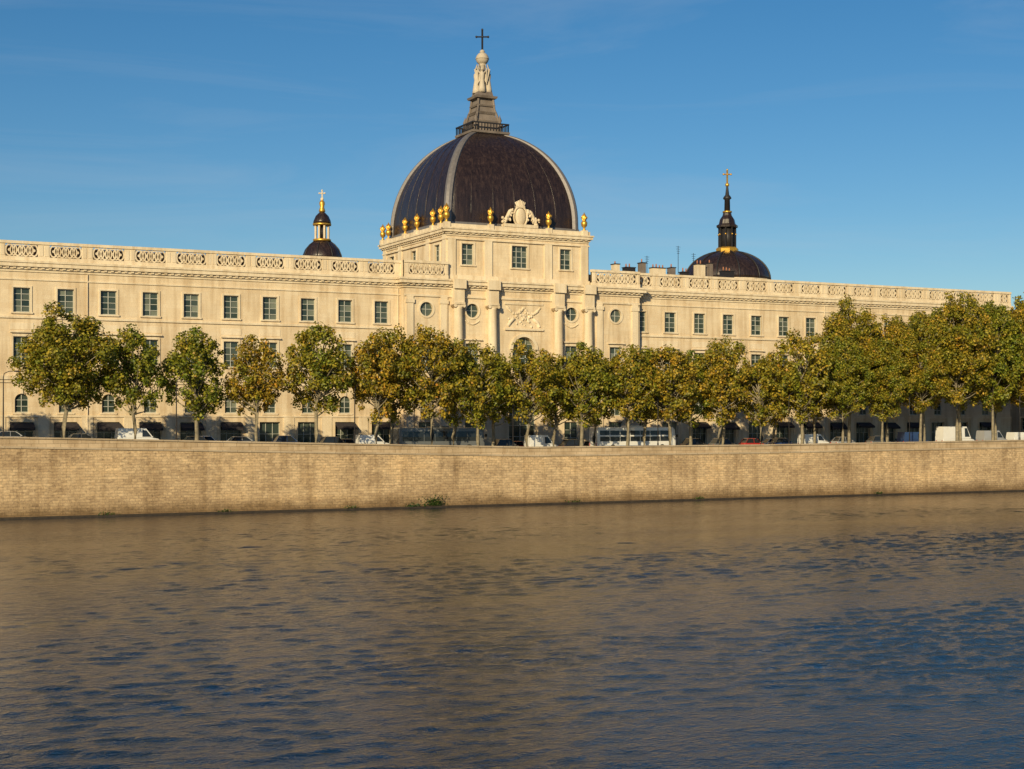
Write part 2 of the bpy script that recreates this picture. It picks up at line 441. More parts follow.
# ---- drum block under the dome
md = MB()
Zt = 39.2
Df = Wall(md, (0, 205.4, 0), (1, 0, 0), (0, 1, 0))
Y0, Y1 = 205.4, 231.0
ops = [dict(a=95.2, w=1.95, c0=34.7, c1=37.9, trim=1, nz=4), dict(a=104.0, w=2.7, c0=34.6, c1=38.0, trim=1, nx=3, nz=4), dict(a=112.0, w=1.95, c0=34.7, c1=37.9, trim=1, nz=4)]
Df.wall(B0, B1, 31.2, Zt, ops)
for a in (92.5, 98.6, 108.9, 115.3):
    Df.box(a-.65, a+.65, -.25, .02, 33.1, 38.45, 3)
Df.box(B0-.15, B1+.15, -.35, .02, 32.3, 33.1, 3)
for X, sg in ((B0, 1), (B1, -1)):
    Ws = Wall(md, (X, Y0, 0), (0, 1, 0), (sg, 0, 0))
    ops = [dict(a=a, w=1.95, c0=34.7, c1=37.9, trim=1, nz=4) for a in (3.6, 12.7, 21.8)]
    Ws.wall(0, Y1-Y0, 31.2, Zt, ops)
    for a in (.7, 7.0, 18.2, 24.8): Ws.box(a-.65, a+.65, -.2, .02, 32.3, 39.2, 3)
    Ws.cornice(0, Y1-Y0, 39.0, 40.2, .75)
    Ws.box(0, Y1-Y0, -.28, .02, 38.45, 38.65, 3)
Db = Wall(md, (0, Y1, 0), (1, 0, 0), (0, -1, 0)); Db.wall(B0, B1, 31.2, Zt, []); Db.cornice(B0, B1, 39.0, 40.2, .75, ends=1)
Df.cornice(B0, B1, 39.0, 40.2, .75, ends=1); Df.box(B0-.2, B1+.2, -.28, .02, 38.45, 38.65, 3)
for x0, x1, y0, y1 in ((B0-.35, B1+.25, Y0-.35, Y0+.2), (B0-.35, B1+.25, Y1-.2, Y1+.35), (B0-.35, B0+.15, Y0+.2, Y1-.2), (B1-.15, B1+.25, Y0+.2, Y1-.2)):
    md.box(x0, x1, y0, y1, 40.2, 40.8, 3)
md.box(B0, B1, Y0, Y1, 39.3, 40.15, 3)
md.build('dome_drum_block', MATS, hotel)

# ---- the square cloister-vault dome
DX, DY = 103.8, 218.3
HW = 11.15; DB = 40.2; ZE = 42.2; HE = 15.0
def dome_profile():
    pts = [(HW, DB), (HW, 41.2)]
    n = 24
    for i in range(n+1):
        z = ZE + (57.0-ZE)*math.sin(math.pi/2*i/n)
        w = (HW-.02)*math.sqrt(max(0, 1-((z-ZE)/(HE+.2))**2))
        pts.append((max(w, 2.75), z))
    return pts
prof = dome_profile()
dm = MB(); S = 14
def plan(w, side, t):
    bow = .05*(1-t*t)*w
    x, y = t*w, -(w+bow)
    for _ in range(side): x, y = -y, x
    return (DX+x, DY+y)
for w, z in prof:
    for sd in range(4):
        for i in range(S):
            x, y = plan(w, sd, -1+2*i/S); dm.v.append((x, y, z))
T = 4*S
for k in range(len(prof)-1):
    for i in range(T):
        j = (i+1) % T
        dm.f.append((k*T+i, k*T+j, (k+1)*T+j, (k+1)*T+i)); dm.m.append(0); dm.sm.append(True)
for sx, sy in ((-1,-1),(1,-1),(1,1),(-1,1)):
    wd = .62; prev = None
    for w, z in prof[1:]:
        c = Vector((DX+sx*w, DY+sy*w, z)); t = Vector((-sy, sx, 0)).normalized(); o = Vector((sx, sy, .4)).normalized()
        k = lerp(.6, 1, w/HW)
        ring = [c+t*wd*k-o*.5, c+t*wd*k+o*.02, c+t*.25*k+o*.26, c-t*.25*k+o*.26, c-t*wd*k+o*.02, c-t*wd*k-o*.5]
        if prev:
            for i in range(5): dm.face([prev[i], prev[i+1], ring[i+1], ring[i]], 1)
        prev = ring
for sd in range(4):
    for tt in (-.66, -.33, 0, .33, .66):
        pts = []
        for w, z in prof[2:-1]:
            x, y = plan(w, sd, tt); pts.append((x, y, z))
        dm.tube(pts, [.055]*len(pts), 4, 0)
    for i in range(S):
        a = plan(HW+.02, sd, -1+2*i/S); b = plan(HW+.02, sd, -1+2*(i+1)/S); c = plan(HW+.3, sd, -1+2*(i+1)/S); d = plan(HW+.3, sd, -1+2*i/S)
        dm.hexa([(*a,40.6),(*b,40.6),(*c,40.6),(*d,40.6)], [(*a,41.35),(*b,41.35),(*c,41.35),(*d,41.35)], 1)
dm.build('dome', [SLATE, LEAD], hotel)

# ---- lantern pyramid on the dome
lm = MB()
def sq(mb, w0, z0, w1, z1, m=0, cx=DX, cy=DY):
    mb.hexa([(cx-w0,cy-w0,z0),(cx+w0,cy-w0,z0),(cx+w0,cy+w0,z0),(cx-w0,cy+w0,z0)],
            [(cx-w1,cy-w1,z1),(cx+w1,cy-w1,z1),(cx+w1,cy+w1,z1),(cx-w1,cy+w1,z1)], m)
sq(lm, 2.9, 56.0, 3.0, 57.0, 0); sq(lm, 3.3, 57.0, 3.35, 57.35, 0)
for i in range(13):
    t = -3.15 + 6.3*i/12
    for (x, y) in ((t,-3.15),(t,3.15),(-3.15,t),(3.15,t)):
        lm.box(DX+x-.06, DX+x+.06, DY+y-.06, DY+y+.06, 57.35, 58.5, 1)
for x0,x1,y0,y1 in ((-3.25,3.25,-3.25,-3.05),(-3.25,3.25,3.05,3.25),(-3.25,-3.05,-3.05,3.05),(3.05,3.25,-3.05,3.05)):
    lm.box(DX+x0, DX+x1, DY+y0, DY+y1, 58.5, 58.7, 1)
ws = [(2.2,57.35),(2.0,58.6),(1.85,59.2),(1.55,60.2),(1.35,61.2),(1.2,62.4),(1.15,62.9)]
for (a, z), (b, y) in zip(ws, ws[1:]): sq(lm, a, z, b, y, 0)
sq(lm, 2.1, 58.9, 2.2, 59.2); sq(lm, 1.62, 60.3, 1.85, 60.65); sq(lm, 1.5, 61.6, 1.6, 61.85); sq(lm, 1.75, 62.9, 1.9, 63.25); sq(lm, 1.35, 63.25, 1.2, 64.0)
for sx in (-1,1):
    for sy in (-1,1):
        lm.lathe(DX+sx*2.1, DY+sy*2.1, [(.35,57.35),(.4,58.6),(.2,58.9),(.36,59.3),(.12,59.9),(.02,60.3)], 8, 0)
        lm.tube([(DX+sx*2.0,DY+sy*2.0,58.8),(DX+sx*1.8,DY+sy*1.8,60.0),(DX+sx*1.45,DY+sy*1.45,61.2),(DX+sx*1.3,DY+sy*1.3,62.8)], [.25,.22,.18,.2], 6, 0)
lm.build('lantern_base', [STONE_D, IRON], hotel)
st = MB()
st.lathe(DX, DY, [(1.1,64.0),(.75,64.5),(.5,66),(.45,68.4),(.7,68.8)], 10, 0)
for k in range(4):
    a = math.pi/4 + k*math.pi/2 + .3; ux, uy = math.cos(a), math.sin(a); px, py = -uy, ux
    cx, cy = DX+ux*.98, DY+uy*.98
    st.lathe(cx, cy, [(.66,63.9),(.55,64.6),(.38,65.6),(.32,66.0),(.42,66.6),(.40,67.0),(.15,67.25),(.13,67.4)], 9, 0)
    st.ball((cx, cy, 67.65), .28, 0, n=8, k=6)
    for sg in (-1, 1):
        st.tube([(cx+px*.34*sg, cy+py*.34*sg, 67.0), (cx+px*.72*sg+ux*.15, cy+py*.72*sg+uy*.15, 67.4), (cx+px*.45*sg-ux*.15, cy+py*.45*sg-uy*.15, 68.5)], [.16,.13,.09], 6, 0)
        st.hexa([(cx+px*.15*sg-ux*.2,cy+py*.15*sg-uy*.2,66.1),(cx+px*.75*sg-ux*.2,cy+py*.75*sg-uy*.2,65.3),(cx+px*.75*sg-ux*.35,cy+py*.75*sg-uy*.35,65.3),(cx+px*.15*sg-ux*.35,cy+py*.15*sg-uy*.35,66.1)],
                [(cx+px*.2*sg-ux*.2,cy+py*.2*sg-uy*.2,67.2),(cx+px*1.3*sg-ux*.2,cy+py*1.3*sg-uy*.2,67.7),(cx+px*1.3*sg-ux*.35,cy+py*1.3*sg-uy*.35,67.7),(cx+px*.2*sg-ux*.35,cy+py*.2*sg-uy*.35,67.2)], 0)
st.ball((DX, DY, 69.5), 1.05, 0, n=14, k=9)
st.lathe(DX, DY, [(1.07,69.4),(1.12,69.5),(1.07,69.6)], 16, 0)
st.lathe(DX, DY, [(.3,70.4),(.45,70.7),(.12,71.0)], 8, 0)
st.build('angel_statues_with_globe', [STATUE], hotel)
def cross(mb, x, y, z0, z1, arm, th, m=0, ang=R(-26)):
    za = lerp(z0, z1, .66); ca, sa = math.cos(ang), math.sin(ang)
    mb.box(x-th, x+th, y-th, y+th, z0, z1, m)
    for sg in (-1, 1):
        p0 = (x+sg*th*ca, y+sg*th*sa, za); p1 = (x+sg*arm*ca, y+sg*arm*sa, za)
        mb.tube([p0, p1], [th, th], 6, m, False); mb.ball(p1, th*1.7, m, n=6, k=4)
    mb.ball((x, y, z1), th*1.7, m, n=6, k=4); mb.ball((x, y, za), th*1.9, m, n=6, k=4)
cm = MB(); cross(cm, DX, DY, 70.8, 74.2, .95, .12)
cm.build('dome_cross', [IRON], hotel)

# ---- gilded flame urns + cartouche
um = MB()
def urn(x, y, z, s=1.05):
    um.box(x-.4*s, x+.4*s, y-.4*s, y+.4*s, z-.7, z+.1, 1)
    um.lathe(x, y, [(.34*s,z+.1),(.16*s,z+.3*s),(.13*s,z+.45*s),(.40*s,z+.75*s),(.46*s,z+1.15*s),(.38*s,z+1.35*s),(.2*s,z+1.45*s),(.26*s,z+1.6*s),(.34*s,z+1.85*s),(.20*s,z+2.25*s),(.02,z+2.65*s)], 10, 0)
    for k in range(5):
        a = k*1.26 + x; um.tube([(x+.18*s*math.cos(a), y+.18*s*math.sin(a), z+1.5*s), (x+.40*s*math.cos(a), y+.40*s*math.sin(a), z+1.9*s), (x+.2*s*math.cos(a+.5), y+.2*s*math.sin(a+.5), z+2.35*s)], [.12*s,.13*s,.02], 5, 0)
zU = 40.9
for x in (99.0, 109.0): urn(x, Y0-.1, zU)
for x in (B0-.1, B1-.7):
    urn(x, Y0-.1, zU, 1.12); urn(x, Y1+.1, zU)
for y in (Y0+2.0, Y0+5.0, Y0+11.2, Y0+16.1, Y1-2.4): urn(B0-.1, y, zU)
um.build('gilded_urns', [GOLD, TRIM], hotel)
ct = MB()
Yk = Y0-.05
ct.ball((104.1, Yk, 42.5), 1.0, 0, sx=1, sy=.35, sz=1.35, n=16, k=8)
ct.tube([(104.1+1.15*math.cos(t*.3927), Yk-.1, 42.5+1.55*math.sin(t*.3927)) for t in range(17)], [.17]*17, 6, 0)
ct.box(101.2, 107.0, Y0-.45, Y0+.4, 40.82, 41.3, 0)
for sg in (-1, 1):
    ct.tube([(104.1+sg*(1.3+1.7*t), Yk, 43.4-1.9*t+.35*math.sin(t*6)) for t in [i/7 for i in range(8)]], [.22,.28,.32,.32,.3,.28,.24,.2], 8, 0)
    for k in range(30):
        t = rg.random(); ct.ball((104.1+sg*(1.1+2.1*t), Yk-.1+rg.gauss(0,.08), 43.1-1.7*t+rg.gauss(0,.4)), .1+.18*rg.random(), 0, n=7, k=4)
for k in range(-3, 4): ct.tube([(104.1+k*.17, Yk, 44.0), (104.1+k*.28, Yk, 45.1-abs(k)*.13)], [.10,.13], 6, 0)
ct.box(103.4, 104.8, Yk-.25, Yk+.25, 43.85, 44.15, 0)
ct.build('coat_of_arms', [TRIM], hotel)

# ------------------------------------------------------------------ small domed towers behind
def rings(mb, cx, cy, items, n=8, m=0, rot=math.pi/8, smooth=False):
    mb.lathe(cx, cy, [(r, z) for r, z in items], n, m, smooth, rot)
CREAM = TRIM
t1 = empty('bell_turret')
a = MB(); cx, cy = 91.3, 260.0
a.box(cx-3.4, cx+3.4, cy-3.4, cy+3.4, 6, 39.6, 1); a.box(cx-3.7, cx+3.7, cy-3.7, cy+3.7, 39.6, 40.3, 1)
rings(a, cx, cy, [(3.7,40.3),(3.55,41.3),(3.1,42.4),(2.3,43.3),(1.5,43.9)], 16, 0, smooth=True)
for k in range(8):
    t = k*math.pi/4+.2; a.tube([(cx+r*math.cos(t), cy+r*math.sin(t), z+.03) for r, z in [(3.72,40.3),(3.57,41.3),(3.12,42.4),(2.32,43.3),(1.5,43.9)]], [.1]*5, 5, 2)
a.lathe(cx, cy, [(1.7,43.9),(1.75,44.2),(1.4,44.35)], 8, 3)
for k in range(8):
    t = k*math.pi/4; a.tube([(cx+1.25*math.cos(t), cy+1.25*math.sin(t), 44.3), (cx+1.25*math.cos(t), cy+1.25*math.sin(t), 46.8)], [.2,.2], 6, 1)
a.lathe(cx, cy, [(.6,44.2),(.6,46.8)], 8, 2)
a.lathe(cx, cy, [(1.75,46.8),(1.8,47.1)], 8, 3)
a.lathe(cx, cy, [(1.65,47.1),(1.6,47.6),(1.2,48.5),(.6,49.1),(.4,49.3)], 12, 0)
a.lathe(cx, cy, [(.4,49.2),(.65,49.4),(.55,49.7),(.38,50.2),(.55,50.7),(.5,51.1),(.2,51.4)], 8, 3)
a.build('turret_body', [SLATE, CREAM, IRON, GOLD], t1)
b = MB(); b.ball((cx,cy,51.6), .33, 0); cross(b, cx, cy, 51.7, 53.2, .5, .1); b.build('turret_cross', [TRIM], t1)

t2 = empty('chapel_dome')
a = MB(); cx, cy = 173.3, 250.0
a.box(cx-8.6, cx+8.6, cy-8.6, cy+8.6, 6, 37.5, 1)
a.lathe(cx, cy, [(8.8,37.5),(8.8,38.6),(9.2,38.8),(9.2,39.2)], 16, 1, False)
pr = [(8.7,39.2)]
for i in range(1, 13):
    z = 39.2+5.9*math.sin(math.pi/2*i/12); pr.append((max(1.9, 8.7*math.sqrt(max(0, 1-((z-39.2)/6.05)**2))), z))
a.lathe(cx, cy, pr, 32, 0)
for k in range(12):
    t = k*math.pi/6+.2
    a.tube([(cx+(r+.05)*math.cos(t), cy+(r+.05)*math.sin(t), z+.05) for r, z in pr], [.16]*len(pr), 5, 2)
a.lathe(cx, cy, [(2.2,44.9),(2.3,45.7),(1.95,46.0)], 8, 3, False, .39)
for k in range(8):
    t = k*math.pi/4; a.tube([(cx+1.65*math.cos(t), cy+1.65*math.sin(t), 45.9), (cx+1.65*math.cos(t), cy+1.65*math.sin(t), 50.0)], [.2,.2], 6, 2)
    a.ball((cx+1.75*math.cos(t), cy+1.75*math.sin(t), 48.6), .2, 3, n=6, k=4); a.ball((cx+1.65*math.cos(t), cy+1.65*math.sin(t), 50.1), .25, 3, n=6, k=4)
a.lathe(cx, cy, [(1.35,45.9),(1.35,50.0)], 8, 2)
a.lathe(cx, cy, [(2.15,50.0),(2.2,50.4),(1.7,50.7),(1.5,51.6),(.95,52.4),(.8,53.0)], 8, 0, False, .39)
a.lathe(cx, cy, [(.95,53.0),(.95,53.3)], 8, 3)
a.lathe(cx, cy, [(.6,53.3),(.55,55.6),(.85,55.8),(.8,56.1),(.4,56.6),(.22,58.2),(.12,59.2)], 8, 2)
a.build('chapel_dome_body', [SLATE, CREAM, IRON, GOLD], t2)
b = MB(); b.ball((cx,cy,58.6), .42, 0); cross(b, cx, cy, 59.0, 61.6, .75, .13); b.build('chapel_cross', [GOLD], t2)

rb = empty('rear_rooftops'); a = MB()
a.box(136, 168, 232, 246, 6, 35.6, 0); a.hexa([(136,232,35.6),(168,232,35.6),(168,246,35.6),(136,246,35.6)], [(137,238,37.9),(167,238,37.9),(167,240,37.9),(137,240,37.9)], 1)
for x, w, z, d, mt in ((138.3,1.0,39.5,1.4,0),(141.1,2.0,39.0,1.3,2),(143.9,.9,40.0,1.4,4),(147.2,2.8,39.2,1.2,0),(150.3,.9,39.4,1.5,4),(153.0,1.4,38.7,1.2,2),(156.4,1.8,40.3,1.2,0),(158.6,.8,40.6,1.2,4),(162.6,2.4,39.3,1.4,2)):
    a.box(x-w/2, x+w/2, 234, 234+d, 34, z, mt); a.box(x-w/2-.1, x+w/2+.1, 233.9, 234.1+d, z, z+.15, 2)
    for k in range(max(1, int(w/.7))): a.lathe(x-w/2+.4+k*.7, 234+d/2, [(.15,z+.15),(.11,z+.6+.3*random.random())], 8, 3)
for x, h in ((152.6, 4.8), (156.0, 3.6), (145.8, 2.6)):
    a.tube([(x,236,37),(x,236,39+h)], [.06,.05], 5, 2)
    for k in range(4): a.tube([(x-.5+.08*k,236,39+h-.4*k-.2),(x+.5-.08*k,236,39+h-.4*k-.2)], [.03,.03], 4, 2)
a.build('rear_block', [TRIM, mat_plain('zinc_roof', (.16,.17,.18), .5, .3), IRON, mat_plain('chimney_pots', (.35,.15,.08), .9), STONE_D], rb)
a = MB()
for x in [5, 18.3, 33, 46, 61, 139, 151, 171, 182, 190.5]:
    a.box(x, x+1.3, 213.2, 214.4, 33.6, 35.7+random.uniform(-.4,.1), 0)
a.build('roof_chimneys', [STONE_D], hotel)

# ------------------------------------------------------------------ ground, road, quay
def strip(mb, y0, y1, dz, m=0, x0=-3000, x1=3000):
    xs = sorted(set([x0, x1] + [p[0] for p in GX if x0 < p[0] < x1]))
    for p, q in zip(xs, xs[1:]):
        mb.face([(p,y0,g(p)+dz),(q,y0,g(q)+dz),(q,y1,g(q)+dz),(p,y1,g(p)+dz)], m)
def slab(mb, y0, y1, dz0, dz1, m=0, x0=-3000, x1=3000):
    xs = sorted(set([x0, x1] + [p[0] for p in GX if x0 < p[0] < x1]))
    for p, q in zip(xs, xs[1:]):
        mb.hexa([(p,y0,g(p)+dz0),(q,y0,g(q)+dz0),(q,y1,g(q)+dz0),(p,y1,g(p)+dz0)],
                [(p,y0,g(p)+dz1),(q,y0,g(q)+dz1),(q,y1,g(q)+dz1),(p,y1,g(p)+dz1)], m)
a = MB(); strip(a, 178.5, 5000, -.134); a.build('ground', [EARTH])
a = MB(); strip(a, 187.2, 200.8, -.128, x0=-600, x1=900); a.build('road', [ASPH])
a = MB(); slab(a, 178.62, 187.0, -.13, 0, x0=-600, x1=900); slab(a, 201.0, 205.95, -.13, 0, x0=-600, x1=900); a.build('pavement', [PAVE])
a = MB(); slab(a, 187.0, 187.2, -.13, .01, x0=-600, x1=900); slab(a, 200.8, 201.0, -.13, .01, x0=-600, x1=900); a.build('kerb', [STONE_D])
a = MB()
x = -100
while x < 400:
    strip(a, 194.0, 194.13, -.124, x0=x, x1=x+3); x += 8
strip(a, 189.95, 190.05, -.124, x0=-300, x1=600)
a.build('road_markings', [PAINT])

def mat_wall():
    m, nt, b, o = new_mat('quay_masonry')
    v, sp = xz_vec(nt)
    def brick(w, h, mo, off):
        br = N(nt, 'ShaderNodeTexBrick'); nt.links.new(v, br.inputs['Vector']); br.offset = off
        br.inputs['Scale'].default_value = 1; br.inputs['Brick Width'].default_value = w
        br.inputs['Row Height'].default_value = h; br.inputs['Mortar Size'].default_value = mo
        br.inputs['Mortar Smooth'].default_value = .7; br.inputs['Bias'].default_value = -.1
        br.inputs['Color1'].default_value = (.58,.43,.255,1); br.inputs['Color2'].default_value = (.42,.30,.175,1)
        br.inputs['Mortar'].default_value = (.31,.225,.135,1); return br
    br = brick(.67, .33, .035, .5); b2 = brick(1.07, .33, .03, .37)
    nn = noise(nt, .6, 3); sel = ramp(nt, nn.outputs[0], [(.47, 0.0), (.53, 1.0)])
    bc = mixc(nt, sel.outputs[0], br.outputs[0], b2.outputs[0])
    n1 = noise(nt, .12, 6, (1,1,2.2), .6)
    c = mixc(nt, .9, bc, ramp(nt, n1.outputs[0], [(.3,(.68,.64,.60)),(.52,(1,1,1)),(.75,(1.28,1.23,1.13))]).outputs[0], 'MULTIPLY')
    n2 = noise(nt, 2.6, 6, (1,1,1.8), .75)
    c = mixc(nt, 1.0, c, ramp(nt, n2.outputs[0], [(.3,(.48,.45,.42)),(.48,(1,1,1)),(.7,(1.32,1.28,1.2))]).outputs[0], 'MULTIPLY')
    n4 = noise(nt, .8, 4, (1,1,.08), .6)
    c = mixc(nt, .8, c, ramp(nt, n4.outputs[0], [(.3,(.64,.60,.55)),(.5,(1,1,1))]).outputs[0], 'MULTIPLY')
    nz = noise(nt, .5, 4)
    ad = N(nt, 'ShaderNodeMath', operation='MULTIPLY_ADD'); ad.inputs[1].default_value = -2.0
    nt.links.new(nz.outputs[0], ad.inputs[0]); nt.links.new(sp.outputs[2], ad.inputs[2])
    rr = N(nt, 'ShaderNodeMapRange'); rr.inputs['From Min'].default_value = -.5; rr.inputs['From Max'].default_value = 1.0
    nt.links.new(ad.outputs[0], rr.inputs[0])
    c = mixc(nt, rr.outputs[0], mixc(nt, 1.0, c, (.40,.36,.30), 'MULTIPLY'), c)
    nt.links.new(c, b.inputs['Base Color']); b.inputs['Roughness'].default_value = .9
    bump(nt, b, n2.outputs[0], .8, .12)
    return m
QW = mat_wall()
qw = empty('quay_wall')
a = MB()
xs = [p[0] for p in GX]
for p, q in zip(xs, xs[1:]):
    zp, zq = g(p)-.25, g(q)-.25
    a.face([(p,177.55,-3),(q,177.55,-3),(q,178.0,zq),(p,178.0,zp)], 0)
    a.face([(p,178.0,zp),(q,178.0,zq),(q,178.62,zq),(p,178.62,zp)], 0)
a.build('masonry_face', [QW], qw)
PARA = mat_stone('parapet_stone', (.46,.35,.22), (.60,.47,.31), (1.6,.5,.03,.80), True, mortar_k=.5)
a = MB()
slab(a, 178.02, 178.5, -.249, .68); slab(a, 177.86, 178.6, .68, .86, 1); slab(a, 177.86, 178.02, -.45, -.22, 1)
a.build('parapet', [PARA, mat_stone('coping', (.38,.30,.20), (.54,.44,.31), (1.8,3,.03,.82), False, mortar_k=.5)], qw)
a = MB(); a.box(-3000, 3000, 176.9, 177.6, -2, .2, 0)
a.build('footing_ledge', [mat_plain('wet_stone', (.04,.03,.02), .5, 0, .4, 2)], qw)

# ------------------------------------------------------------------ water: real wave relief in the near reach, ripples by bump
def mat_water():
    m, nt, b, o = new_mat('river_water')
    b.inputs['Base Color'].default_value = (.006,.017,.032,1); b.inputs['Roughness'].default_value = .05
    b.inputs['IOR'].default_value = 1.31
    def nz(scale, vec, d=3, dist=0):
        n = noise(nt, scale, d, vec, .6); n.inputs['Distortion'].default_value = dist; return n.outputs[0]
    mid = nz(2.0, (.75, 1.15, 1), 4, .6); fin = nz(5.0, (.8, 1.1, 1), 3, .3)
    patch = ramp(nt, nz(.016, (.6, 1.8, 1), 4, 1.0), [(.38, .5), (.62, 1.0)]).outputs[0]
    def mul(a, k):
        n = N(nt, 'ShaderNodeMath', operation='MULTIPLY'); nt.links.new(a, n.inputs[0])
        if isinstance(k, (int, float)): n.inputs[1].default_value = k
        else: nt.links.new(k, n.inputs[1])
        return n.outputs[0]
    def add(a, c):
        n = N(nt, 'ShaderNodeMath', operation='ADD'); nt.links.new(a, n.inputs[0]); nt.links.new(c, n.inputs[1]); return n.outputs[0]
    h = mul(add(mul(mid, .24), mul(fin, .09)), patch)
    bump(nt, b, h, 1.0, .34)
    return m
def wave_mesh():
    x0, x1, y0, y1 = -60.0, 260.0, 16.0, 176.9
    xs = np.arange(x0, x1+.01, .36); ys = np.linspace(y0, y1, int((y1-y0)/.23)+1)
    Xg, Yg = np.meshgrid(xs, ys)
    rs = np.random.RandomState(11); Z = np.zeros_like(Xg)
    wx = Xg + 3.0*np.sin(Yg*.061+1.3) + 2.2*np.sin(Xg*.037+Yg*.083) + .5*np.sin(Xg*.31+Yg*.23); wy = Yg + 2.6*np.sin(Xg*.053+.4) + 1.8*np.sin(Xg*.091-Yg*.045) + .4*np.sin(Yg*.37-Xg*.19)
    nW = 100
    for i in range(nW):
        lam = .95*(2.9/.95)**rs.rand(); th = math.pi/2 + rs.normal(0, .62); k = 2*math.pi/lam
        slope = .066*math.sqrt(2.0/nW)*(1.1 if lam < 2 else .7)
        Z += slope/k*np.sin(k*(wx*math.cos(th)+wy*math.sin(th)) + rs.rand()*6.283)
    P = np.zeros_like(Xg)
    for i in range(16):
        lam = rs.uniform(14, 80); th = rs.uniform(0, math.pi); k = 2*math.pi/lam
        P += np.sin(k*(Xg*math.cos(th)*.6+Yg*math.sin(th)*1.6)+rs.rand()*6.283)
    P = np.clip(.9 + .13*P, .4, 1.4)
    # the current is calmer close under the wall
    P = P*np.interp(Yg, [20, 110, 165, 177], [1.1, 1.0, .75, .6])
    edge = np.clip(np.minimum(np.minimum(Xg-x0, x1-Xg), np.minimum(Yg-y0, (y1-Yg)*2.5+.6))/4.0, 0, 1)
    Z = Z*P*edge
    ny, nx = Xg.shape
    co = np.stack([Xg.ravel(), Yg.ravel(), Z.ravel()], 1).astype(np.float32)
    idx = np.arange(ny*nx).reshape(ny, nx)
    q = np.stack([idx[:-1,:-1], idx[:-1,1:], idx[1:,1:], idx[1:,:-1]], -1).reshape(-1, 4)
    me = bpy.data.meshes.new('river_water')
    ex = np.array([(-3000,-1500,0),(3000,-1500,0),(3000,177.3,0),(-3000,177.3,0),(x0,y0,0),(xs[-1],y0,0),(xs[-1],y1,0),(x0,y1,0)], np.float32)
    n0 = len(co); co = np.vstack([co, ex])
    eq = np.array([(0,1,5,4),(1,2,6,5),(2,3,7,6),(3,0,4,7)]) + n0
    q = np.vstack([q, eq])
    me.vertices.add(len(co)); me.vertices.foreach_set('co', co.ravel())
    me.loops.add(q.size); me.loops.foreach_set('vertex_index', q.ravel().astype(np.int32))
    me.polygons.add(len(q)); me.polygons.foreach_set('loop_start', np.arange(0, q.size, 4, dtype=np.int32))
    me.polygons.foreach_set('loop_total', np.full(len(q), 4, np.int32))
    me.polygons.foreach_set('use_smooth', np.ones(len(q), bool))
    me.update(calc_edges=True); me.validate(); return me
wme = wave_mesh(); wme.materials.append(mat_water())
link(bpy.data.objects.new('river_water', wme))

# ------------------------------------------------------------------ trees
def mat_leaf(name, stops):
    m, nt, b, o = new_mat(name)
    gi = N(nt, 'ShaderNodeNewGeometry'); oi = N(nt, 'ShaderNodeObjectInfo')
    r = ramp(nt, gi.outputs['Random Per Island'], stops)
    n = noise(nt, .45, 3); s = ramp(nt, n.outputs[0], [(.35,(.68,.90,.75)),(.65,(1.3,1.1,.9))])
    c = mixc(nt, 1.0, r.outputs[0], s.outputs[0], 'MULTIPLY')
    t = ramp(nt, oi.outputs['Random'], [(0,(.80,.95,.8)),(1,(1.2,1.02,.95))])
    c = mixc(nt, 1.0, c, t.outputs[0], 'MULTIPLY')
    nt.links.new(c, b.inputs['Base Color']); b.inputs['Roughness'].default_value = .55
    tr = N(nt, 'ShaderNodeBsdfTranslucent'); mx = N(nt, 'ShaderNodeMixShader'); mx.inputs[0].default_value = .25
    nt.links.new(c, tr.inputs[0]); nt.links.new(b.outputs[0], mx.inputs[1]); nt.links.new(tr.outputs[0], mx.inputs[2])
    nt.links.new(mx.outputs[0], o.inputs[0])
    return m
LEAF = mat_leaf('plane_leaves', [(0,(.08,.085,.008)),(.35,(.19,.18,.016)),(.7,(.32,.28,.026)),(.93,(.44,.34,.04)),(1,(.42,.24,.05))])
BARK = mat_plain('plane_bark', (.22,.19,.13), .9, 0, .4, 2.5)
